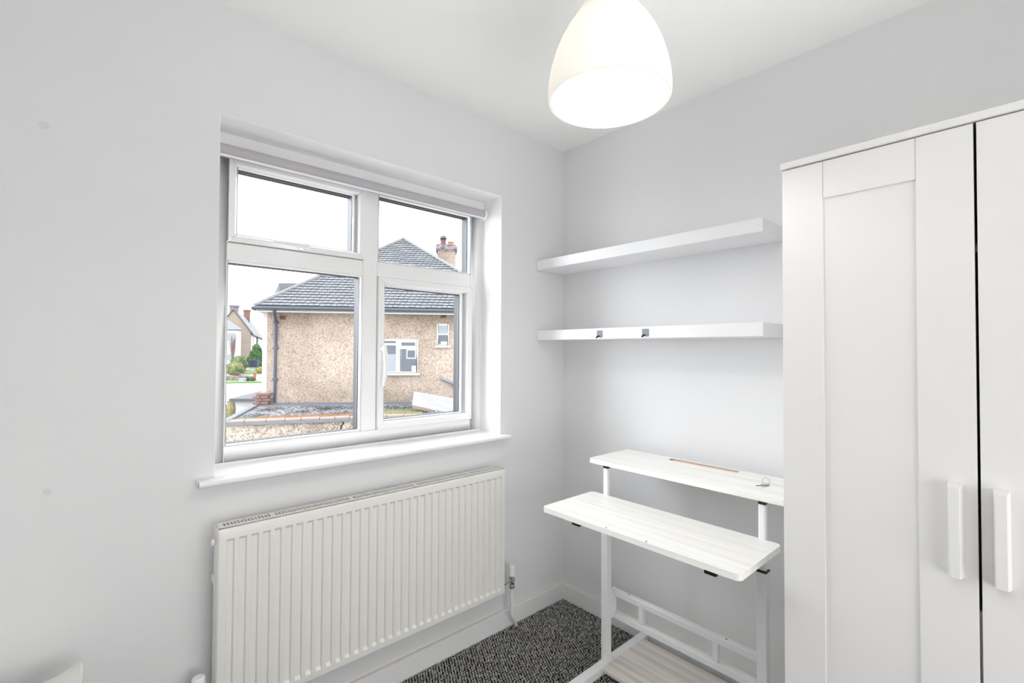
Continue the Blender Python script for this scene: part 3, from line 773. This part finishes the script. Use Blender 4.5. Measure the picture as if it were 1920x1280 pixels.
# waste pipe running down to the right
pp = MB(); pp.tube([(4.735, -.03, .560), (4.75, -.075, .552), (4.95, -.08, .470), (5.12, -.08, .395), (5.6, -.08, .18)], .036, 12)
pp.build('waste_pipe', 'pipe', nh, smooth=True)
MB().tube([(5.06, -.08, .425), (5.16, -.08, .378)], .060, 14).build('pipe_collar', 'pipe', nh, smooth=True)
MB().tube([(4.735, -.0, .56), (4.735, -.085, .56)], .042, 12).build('pipe_collar', 'pipe', nh, smooth=True)
# chimney
chm = MB().box(4.53, 5.19, 3.7, 4.5, 3.4, 5.02).build('chimney_stack', 'dash', nh)
cb = MB()
for k in range(4):
    o_ = .03 + (.03 if k in (1, 2) else 0)
    cb.box(4.53-o_, 5.19+o_, 3.7-o_, 4.5+o_, 5.02+k*.062, 5.02+k*.062+.056)
cb.build('chimney_crown', 'chband', nh)
MB().lathe([(0, .0001), (0, .115), (.05, .12), (.19, .095), (.21, .11), (.24, .11), (.24, .0001)], (4.73, 4.1, 5.262), 16).build('chimney_pot', 'potred', nh, smooth=True)
MB().lathe([(0, .10), (.03, .14), (.10, .13), (.15, .06), (.17, .0001)], (4.73, 4.1, 5.52), 16).build('chimney_cowl', 'gutter', nh, smooth=True)
MB().lathe([(0, .0001), (0, .115), (.05, .12), (.13, .10), (.15, .12), (.18, .12), (.18, .0001)], (5.02, 4.1, 5.262), 16).build('chimney_pot', 'pot', nh, smooth=True)

# brick pier at the corner of the house
bp = thing('brick_pier', 'small weathered red brick pier against the white corner of the neighbour house', 'pier', (-.03, -.22, ZG), HF)
MB().box(-.22, .16, -.33, -.12, ZG, -.10).build('pier_body', 'brick', bp)
for r in range(4):
    z = -.10 + r*.075
    for i in range(2):
        x0 = -.23 + i*.2 + (r % 2)*.05
        if r == 3 and i == 0: x0 += .03
        MB().box(x0, x0+.185, -.335+.01*(r % 2), -.12, z+.006, z+.069).build('brick', 'brick', bp, bevel=.006)

# ---------------- flat roofed garage in front
gf = HF
gr = thing('flat_roofed_garage', 'flat-roofed pebbledashed garage with mossy gravel roof in front of the house', 'garage', (3.2, -2, ZG), gf)
RZ = -.15
A = (.355, -3.21); B = (6.4, -2.20); Cc = (6.4, -.06); E_ = (-.20, -.06)
nl = Vector((B[0]-A[0], B[1]-A[1])).normalized(); nn = Vector((nl.y, -nl.x))       # outward normal of near wall
MB().poly([(A[0], A[1], ZG), (B[0], B[1], ZG), (Cc[0], Cc[1], ZG), (E_[0], E_[1], ZG), (A[0], A[1], RZ-.06), (B[0], B[1], RZ-.06), (Cc[0], Cc[1], RZ-.06), (E_[0], E_[1], RZ-.06)],
          [(0,3,2,1), (4,5,6,7), (0,1,5,4), (1,2,6,5), (2,3,7,6), (3,0,4,7)]).build('wall', 'dash2', gr)
MB().poly([(A[0], A[1], RZ-.06), (B[0], B[1], RZ-.06), (Cc[0], Cc[1], RZ-.06), (E_[0], E_[1], RZ-.06), (A[0], A[1], RZ), (B[0], B[1], RZ), (Cc[0], Cc[1], RZ), (E_[0], E_[1], RZ)],
          [(0,3,2,1), (4,5,6,7), (0,1,5,4), (1,2,6,5), (2,3,7,6), (3,0,4,7)]).build('roof', 'roofgrit', gr)
# copings along the near edge
rnd = random.Random(11); L = math.hypot(B[0]-A[0], B[1]-A[1]); s = -.02; k = 0
while s < L:
    w = rnd.uniform(.30, .42); e = min(s+w, L)
    def at(t, o, z): return (A[0]+nl.x*t+nn.x*o, A[1]+nl.y*t+nn.y*o, z)
    z1 = RZ+.035+rnd.uniform(-.008, .010); z0 = RZ-.02
    MB().hexa([at(s+.008, .05, z0), at(e, .05, z0), at(e, -.13, z0), at(s+.008, -.13, z0), at(s+.008, .045, z1-.01), at(e, .045, z1-.01), at(e, -.12, z1), at(s+.008, -.12, z1)]).build('coping_stone', 'coping', gr, bevel=.01)
    s = e; k += 1
def bar(p, q, w, z0, z1, name, m, out=0):
    p, q = Vector(p), Vector(q); t = (q-p).normalized(); n_ = Vector((-t.y, t.x))*w/2
    return MB().hexa([(p.x-n_.x, p.y-n_.y, z0), (q.x-n_.x, q.y-n_.y, z0), (q.x+n_.x, q.y+n_.y, z0), (p.x+n_.x, p.y+n_.y, z0),
               (p.x-n_.x, p.y-n_.y, z1), (q.x-n_.x, q.y-n_.y, z1), (q.x+n_.x, q.y+n_.y, z1), (p.x+n_.x, p.y+n_.y, z1)]).build(name, m, gr, bevel=.01)
bar((A[0]+nn.x*.03, A[1]+nn.y*.03), (B[0]+nn.x*.03, B[1]+nn.y*.03), .09, RZ-.075, RZ-.022, 'drip_felt', 'felt')
bar((A[0]-.01, A[1]), (E_[0]-.01, E_[1]), .14, RZ-.07, RZ+.045, 'side_kerb', 'felt')
bar((E_[0], E_[1]-.05), (Cc[0], Cc[1]-.05), .12, RZ-.04, RZ+.055, 'rear_kerb', 'felt')
bar((E_[0]+.15, E_[1]-.18), (Cc[0], Cc[1]-.35), .16, RZ-.01, RZ+.022, 'felt_flashing', 'felt')
# crack in the near wall
cp = [(2.60, -.22), (2.62, -.27), (2.575, -.33), (2.57, -.38), (2.53, -.45), (2.54, -.52)]
cm = MB(); sA = lambda u: (u-A[0])/nl.x
for (u0, z0), (u1, z1) in zip(cp, cp[1:]):
    w = .016
    a0, a1 = sA(u0), sA(u1)
    cm.poly([at(a0-w, .004, z0), at(a0+w, .004, z0), at(a1+w, .004, z1), at(a1-w, .004, z1), at(a0-w, -.01, z0), at(a0+w, -.01, z0), at(a1+w, -.01, z1), at(a1-w, -.01, z1)],
            [(0,1,2,3), (4,7,6,5), (0,4,5,1), (1,5,6,2), (2,6,7,3), (3,7,4,0)])
cm.build('crack', 'crack', gr)
# moss and loose stones on the roof
def clumps(n, fn, r0, r1, flat, name, m, parent, seed):
    rnd = random.Random(seed); mb = MB()
    for _ in range(n):
        x, y, z = fn(rnd); r = rnd.uniform(r0, r1); a0 = rnd.random()*6.28
        pts = [(x+r*math.cos(a0+k*1.2566)*rnd.uniform(.7, 1.2), y+r*math.sin(a0+k*1.2566)*rnd.uniform(.7, 1.2), z) for k in range(5)]+[(x, y, z+r*flat)]
        mb.poly(pts, [(k, (k+1) % 5, 5) for k in range(5)])
    return mb.build(name, m, parent, kind='stuff')
def near(t0, t1, o0, o1, zz=RZ): 
    def f(r):
        t = r.uniform(t0, t1); o = r.gauss((o0+o1)/2, abs(o1-o0)/3.2); p = at(t, -abs(o), zz); return p
    return f
clumps(900, near(.5, 2.6, .25, .75), .02, .05, .5, 'rust_moss', 'moss_r', gr, 1)
clumps(260, near(.05, 1.0, .15, .5), .02, .04, .5, 'rust_moss', 'moss_g', gr, 2)
clumps(900, near(2.7, 4.1, .25, 1.0), .02, .05, .6, 'green_moss', 'moss_g', gr, 3)
clumps(1200, lambda r: (r.uniform(.3, 5.0), r.uniform(-2.5, -.4), RZ), .012, .03, .6, 'roof_gravel', 'roofgrit', gr, 4)
clumps(350, lambda r: (r.uniform(.3, 4.0), r.uniform(-2.4, -.6), RZ), .015, .03, .4, 'roof_debris', 'crack', gr, 6)

# ---------------- canopy
cn = thing('canopy', 'white ribbed plastic canopy sloping down over the garage roof at the right', 'canopy', (5.1, -1.4, RZ), HF)
cpt = [(4.04, -1.05, .26), (6.1, -1.05, -.13), (6.1, -2.0, -.45), (4.06, -2.0, .055)]
up_ = Vector((0, 0, .025)); cs = [Vector(p) for p in cpt]
MB().hexa([cs[0]-up_, cs[1]-up_, cs[2]-up_, cs[3]-up_, cs[0], cs[1], cs[2], cs[3]]).build('roof_sheet', 'polyc', cn)
for i in range(9):
    t = i/8; a = cs[0].lerp(cs[3], t); c2 = cs[1].lerp(cs[2], t)
    MB().tube([a+Vector((0, 0, .004)), c2+Vector((0, 0, .004))], .012, 6).build('rib', 'polyc', cn)
MB().hexa([cs[3]-up_*4, cs[2]-up_*4, cs[2]-up_*4+Vector((0, .04, 0)), cs[3]-up_*4+Vector((0, .04, 0)), cs[3]-up_, cs[2]-up_, cs[2]-up_+Vector((0, .04, 0)), cs[3]-up_+Vector((0, .04, 0))]).build('front_beam', 'coping', cn)
for (u, v, zt) in ((4.1, -1.10, .19), (5.95, -1.10, -.07), (4.75, -1.96, -.14)):
    MB().box(u-.03, u+.03, v-.03, v+.03, RZ, zt).build('post', 'render', cn)
MB().box(4.62, 4.66, -2.02, -1.96, RZ, RZ+.07).box(4.56, 4.66, -2.02, -1.96, RZ+.05, RZ+.07).build('bracket', 'render', cn)

# ---------------- street beyond
def sthing(name, label, cat, l, d, group=None, z=None): return thing(name, label, cat, (l, d, zg(d) if z is None else z), SF, group)
sg = sthing('street_garage', 'small white garage with grey roof beyond the mossy flat roof', 'garage', -10.4, 21)
z0 = ZG
MB().box(-11.05, -9.2, 19, 24, ZG, -.72).build('wall', 'render', sg)
MB().poly([(-11.2, 18.8, -.72), (-9.1, 18.8, -.72), (-9.1, 24.2, -.72), (-11.2, 24.2, -.72), (-11.2, 18.8, -.60), (-9.1, 18.8, -.60), (-9.1, 24.2, -.34), (-11.2, 24.2, -.34)],
          [(0,3,2,1), (4,5,6,7), (0,1,5,4), (1,2,6,5), (2,3,7,6), (3,0,4,7)]).build('roof', 'tile2', sg)
MB().box(-10.80, -9.4, 18.96, 19.0, ZG, -.93).build('door', 'gdoor', sg)
def foliage(o, c, rad, n, leaf, m, seed, cone=False, name='foliage'):
    rnd = random.Random(seed); mb = MB()
    for _ in range(n):
        while True:
            x, y, z = rnd.uniform(-1, 1), rnd.uniform(-1, 1), rnd.uniform(-1, 1)
            rr = x*x+y*y+z*z
            if cone:
                w = (1-z)/2*.9+.1
                if x*x+y*y < w*w and x*x+y*y > (w*.55)**2: break
            elif .45 < rr < 1*(.8+.2*math.sin(5*x+3*y)*math.sin(4*z)): break
        p = Vector((c[0]+x*rad[0], c[1]+y*rad[1], c[2]+z*rad[2])); s = leaf*rnd.uniform(.6, 1.4)
        a = Vector((rnd.gauss(0, 1), rnd.gauss(0, 1), rnd.gauss(0, 1))).normalized()*s
        b_ = Vector((rnd.gauss(0, 1), rnd.gauss(0, 1), rnd.gauss(0, 1))).normalized()*s*.6
        mb.poly([p-a, p+b_, p+a, p-b_], [(0, 1, 2, 3)])
    return mb.build(name, m, o, kind='stuff')
def core(o, c, rad, m, cone=False):
    mb = MB(); n = 10
    if cone: prof_ = [(-1, .75), (-.5, .62), (0, .42), (.5, .2), (.9, .04)]
    else: prof_ = [(-.85, .35), (-.5, .68), (0, .78), (.5, .62), (.8, .25), (.85, .02)]
    for t, r in prof_:
        for k in range(n):
            a = 2*PI*k/n; mb.v.append((c[0]+rad[0]*r*math.cos(a), c[1]+rad[1]*r*math.sin(a), c[2]+rad[2]*t))
    for i in range(len(prof_)-1):
        for k in range(n): a = i*n+k; c1 = i*n+(k+1) % n; mb.f.append((a, c1, c1+n, a+n))
    return mb.build('inner_growth', m, o)
def shrub(name, label, l, d, w, h, m, seed, n=900, leaf=.12, cone=False, z=None, cat='shrub', group=None, trunk=0):
    o = sthing(name, label, cat, l, d, group, z); zb = (zg(d) if z is None else z)
    c = (l, d, zb+trunk+(h-trunk)/2); rad = (w/2, w/2, (h-trunk)/2)
    core(o, c, rad, m, cone); foliage(o, c, rad, n, leaf, m, seed, cone)
    MB().tube([(l, d, zb-.02), (l, d, zb+max(trunk, .3)+.2)], max(.05, w*.03), 8).build('trunk', 'twig', o)
    return o
shrub('conifer_tree', 'dark green bushy conifer behind the navy bins', -30.75, 57, 2.7, 2.9, 'leafd', 21, 1500, .17, True, cat='tree', group='trees and shrubs in the street')
shrub('evergreen_shrub', 'dark green evergreen shrub right of the conifer beside the white corner', -29.1, 55.6, 1.1, 1.9, 'leafd', 22, 700, .13, False, group='trees and shrubs in the street')
shrub('hedge_bush', 'mid green rounded bush left of the conifer', -29.35, 51, 1.8, 1.75, 'leafm', 23, 1200, .10, group='trees and shrubs in the street')
shrub('hedge_bush', 'large pale green bush behind the low garden wall', -28.2, 48.2, 2.1, 1.55, 'leafl', 24, 1300, .09, group='trees and shrubs in the street')
shrub('yellow_shrub', 'yellow-green shrub beside the white corner of the house', -26.6, 50, .9, .6, 'leafy', 25, 400, .08, group='trees and shrubs in the street')
shrub('box_ball', 'round clipped dark green bush on the verge', -24.3, 44.4, .5, .5, 'leafd', 26, 300, .06, group='trees and shrubs in the street')
shrub('box_ball', 'smaller clipped dark green bush on the verge left of the round one', -24.85, 44.5, .42, .48, 'leafd', 27, 240, .06, group='trees and shrubs in the street')
shrub('standard_bush', 'small umbrella-shaped bush on a dark stem above the garden wall', -25.7, 44.75, .8, 1.35, 'leafm', 28, 400, .07, trunk=.9, group='trees and shrubs in the street')
shrub('twiggy_shrub', 'brownish twiggy shrub beside the white garage', -11.7, 19.8, .62, 2.05, 'leafb', 29, 700, .045, group='trees and shrubs in the street')
shrub('low_plants', 'low green plants at the foot of the twiggy shrub', -11.2, 18.9, .7, 1.25, 'grass', 30, 400, .05, group='trees and shrubs in the street')
bt = sthing('bare_tree', 'bare pinkish tree in front of the far white bay', 'tree', -31.0, 52.6, 'trees and shrubs in the street')
rnd = random.Random(9); tw = MB()
for k in range(40):
    a = rnd.uniform(0, 6.28); r = rnd.uniform(.08, .38); zt = zg(52)+rnd.uniform(2.6, 3.9)
    tw.tube([(-31.0, 52.6, zg(52)+.1+rnd.random()*1.2), (-31.0+.5*r*math.cos(a), 52.6+.5*r*math.sin(a), (zg(52)+zt)/2+.4), (-31.0+r*math.cos(a), 52.6+r*math.sin(a), zt)], [.045, .03, .018], 4)
tw.build('branches', 'twig', bt)
# garden wall of separate blocks
gw = sthing('garden_wall', 'low rough stone garden wall behind the grass verge', 'wall', -26.2, 45)
rnd = random.Random(4)
for i in range(13):
    for r in range(2):
        l0 = -28.6+i*.28+(r % 2)*.12; d0 = 45.2+(i % 2)*.04; zz = zg(45)+r*.26; hh = .24+rnd.uniform(-.03, .03)
        MB().box(l0, l0+.27, d0, d0+.3, zz-.02, zz+hh).build('stone', 'stone' if rnd.random() < .6 else 'coping', gw, bevel=.02)
# bins
def bin_(l, d, label):
    o = sthing('wheelie_bin', label, 'bin', l, d, 'navy bins on the far lawn'); z = zg(d)
    MB().hexa([(l-.21, d-.25, z+.08), (l+.21, d-.25, z+.08), (l+.21, d+.25, z+.08), (l-.21, d+.25, z+.08), (l-.26, d-.3, z+.84), (l+.26, d-.3, z+.84), (l+.26, d+.3, z+.84), (l-.26, d+.3, z+.84)]).build('body', 'bin', o, bevel=.02)
    MB().box(l-.28, l+.28, d-.33, d+.31, z+.84, z+.91).build('lid', 'bin', o, bevel=.02)
bin_(-29.25, 53, 'navy wheelie bin on the far lawn, left of its pair'); bin_(-28.6, 53, 'navy wheelie bin on the far lawn, right of its pair')
sn = sthing('orange_post', 'orange marker post standing at the right end of the stone garden wall', 'post', -24.6, 45.3)
MB().box(-24.72, -24.48, 45.3, 45.4, zg(45), zg(45)+.8).box(-24.66, -24.54, 45.28, 45.3, zg(45)+.7, zg(45)+.9).build('board', 'orange', sn, bevel=.01)
cr = sthing('plastic_crate', 'pale blue crate standing on the verge by the garden wall', 'crate', -24.95, 43.9)
MB().box(-25.2, -24.7, 43.7, 44.1, zg(44.6), zg(44.6)+.30).build('tub', 'crate', cr, bevel=.02)
MB().box(-25.24, -24.66, 43.66, 44.14, zg(44.6)+.30, zg(44.6)+.36).build('rim', 'crate', cr, bevel=.01)

# ---------------- far terraced houses, built along their street
TF = ((CAMP.x, CAMP.y, 0.0), -math.radians(16.3))      # x = right of street line, y = along street
def window_row(parent, x, t0, t1, z0, z1, n):
    w = (t1-t0)/n
    for i in range(n):
        a = t0+i*w+.08*w; c = t0+(i+1)*w-.08*w
        fr_ = MB().box(x-.02, x+.05, a, c, z0, z1).build('window', 'fascia', parent)
        MB().box(x+.04, x+.07, a+.1*w, c-.1*w, z0+.1, z1-.1).build('pane', 'wglass', fr_)
ha = thing('terraced_house', 'white far house with a bay window and low hipped roof at the left edge', 'house', (-39.8, 63.5, -1.2), SF, 'houses across the street')
MB().hexa([(-44, 62, -1.2), (-35.5, 62, -1.2), (-37.5, 65, -1.2), (-45, 65, -1.2), (-44, 62, 3.95), (-35.5, 62, 3.95), (-37.5, 65, 3.95), (-45, 65, 3.95)]).build('wall', 'render', ha)
MB().poly([(-35.1, 61.6, 3.9), (-37.4, 65.4, 3.9), (-38.6, 64, 5.45), (-42.6, 64, 5.45), (-44.4, 61.6, 3.9), (-45.4, 65.4, 3.9)], [(0,1,2), (0,2,3,4), (4,3,5), (1,5,3,2), (0,4,5,1)]).build('roof', 'tile', ha)
MB().hexa([(-37.0, 61.4, -1.2), (-35.9, 61.4, -1.2), (-35.55, 62, -1.2), (-37.3, 62, -1.2), (-37.0, 61.4, 3.75), (-35.9, 61.4, 3.75), (-35.55, 62, 3.75), (-37.3, 62, 3.75)]).build('bay', 'render', ha)
MB().box(-37.05, -35.85, 61.36, 61.42, 1.0, 2.1).build('hung_tiles', 'wglass', ha).data.materials[0] = M['gdoor']
def wrow(parent, d, l0, l1, z0, z1, n):
    w = (l1-l0)/n
    for i in range(n):
        a = l0+i*w+.05*w; c = l0+(i+1)*w-.05*w
        f_ = MB().box(a, c, d-.05, d+.02, z0, z1).build('window', 'fascia', parent)
        MB().box(a+.1*w, c-.1*w, d-.07, d-.04, z0+.1, z1-.1).build('pane', 'lglass', f_)
wrow(ha, 61.4, -36.95, -35.95, 2.3, 3.55, 3); wrow(ha, 61.4, -36.95, -35.95, -.2, .8, 3); wrow(ha, 62, -39.5, -38, 2.3, 3.5, 2)
hb2 = thing('terraced_house', 'tan-gabled far house with a steep grey roof and chimneys', 'house', (-6.6, 96, -1.0), TF, 'houses across the street')
gx0, gx1, t0_, t1_ = -8.9, -4.5, 78.0, 120.0; rdg = 7.0; ev = 3.85
MB().poly([(gx0, t0_, -1.6), (gx1, t0_, -1.6), (gx1, t0_, ev), ((gx0+gx1)/2, t0_, rdg-.1), (gx0, t0_, ev), (gx0, t1_, -1.6), (gx1, t1_, -1.6), (gx1, t1_, ev), ((gx0+gx1)/2, t1_, rdg-.1), (gx0, t1_, ev)],
          [(0,1,2,3,4), (9,8,7,6,5), (0,5,6,1), (4,9,5,0), (3,8,9,4), (2,7,8,3)]).build('gable_wall', 'tan', hb2)
MB().box(gx1, gx1+.06, t0_+.2, t1_, -1.6, ev-.15).build('front_wall', 'render', hb2)
rm = (gx0+gx1)/2
MB().poly([(gx1+.35, t0_-.2, ev-.45), (rm, t0_-.2, rdg), (gx0-.35, t0_-.2, ev-.45), (gx1+.35, t1_, ev-.45), (rm, t1_, rdg), (gx0-.35, t1_, ev-.45),
           (gx1+.35, t0_-.2, ev-.25), (rm, t0_-.2, rdg+.2), (gx0-.35, t0_-.2, ev-.25), (gx1+.35, t1_, ev-.25), (rm, t1_, rdg+.2), (gx0-.35, t1_, ev-.25)],
          [(0,1,7,6), (1,2,8,7), (6,7,10,9), (7,8,11,10), (0,3,4,1), (1,4,5,2), (3,9,10,4), (4,10,11,5), (0,6,9,3), (2,5,11,8)]).build('roof', 'tile', hb2)
window_row(hb2, gx1+.08, 82, 90, 1.9, 3.2, 3); window_row(hb2, gx1+.08, 94, 106, 1.9, 3.2, 3)
MB().tube([(gx1+.2, 92, ev-.3), (gx1+.2, 92, -1.5)], .12, 8).build('downpipe', 'gutter', hb2)
for t, x, h, mm in ((79.5, rm-.1, 7.55, 'chband'), (101, rm+.15, 8.5, 'brick')):
    MB().box(x-.5, x+.5, t, t+1.8, 6, h).build('chimney', mm, hb2)
    MB().box(x-.62, x+.62, t-.1, t+1.9, h, h+.2).build('chimney_cap', mm, hb2)
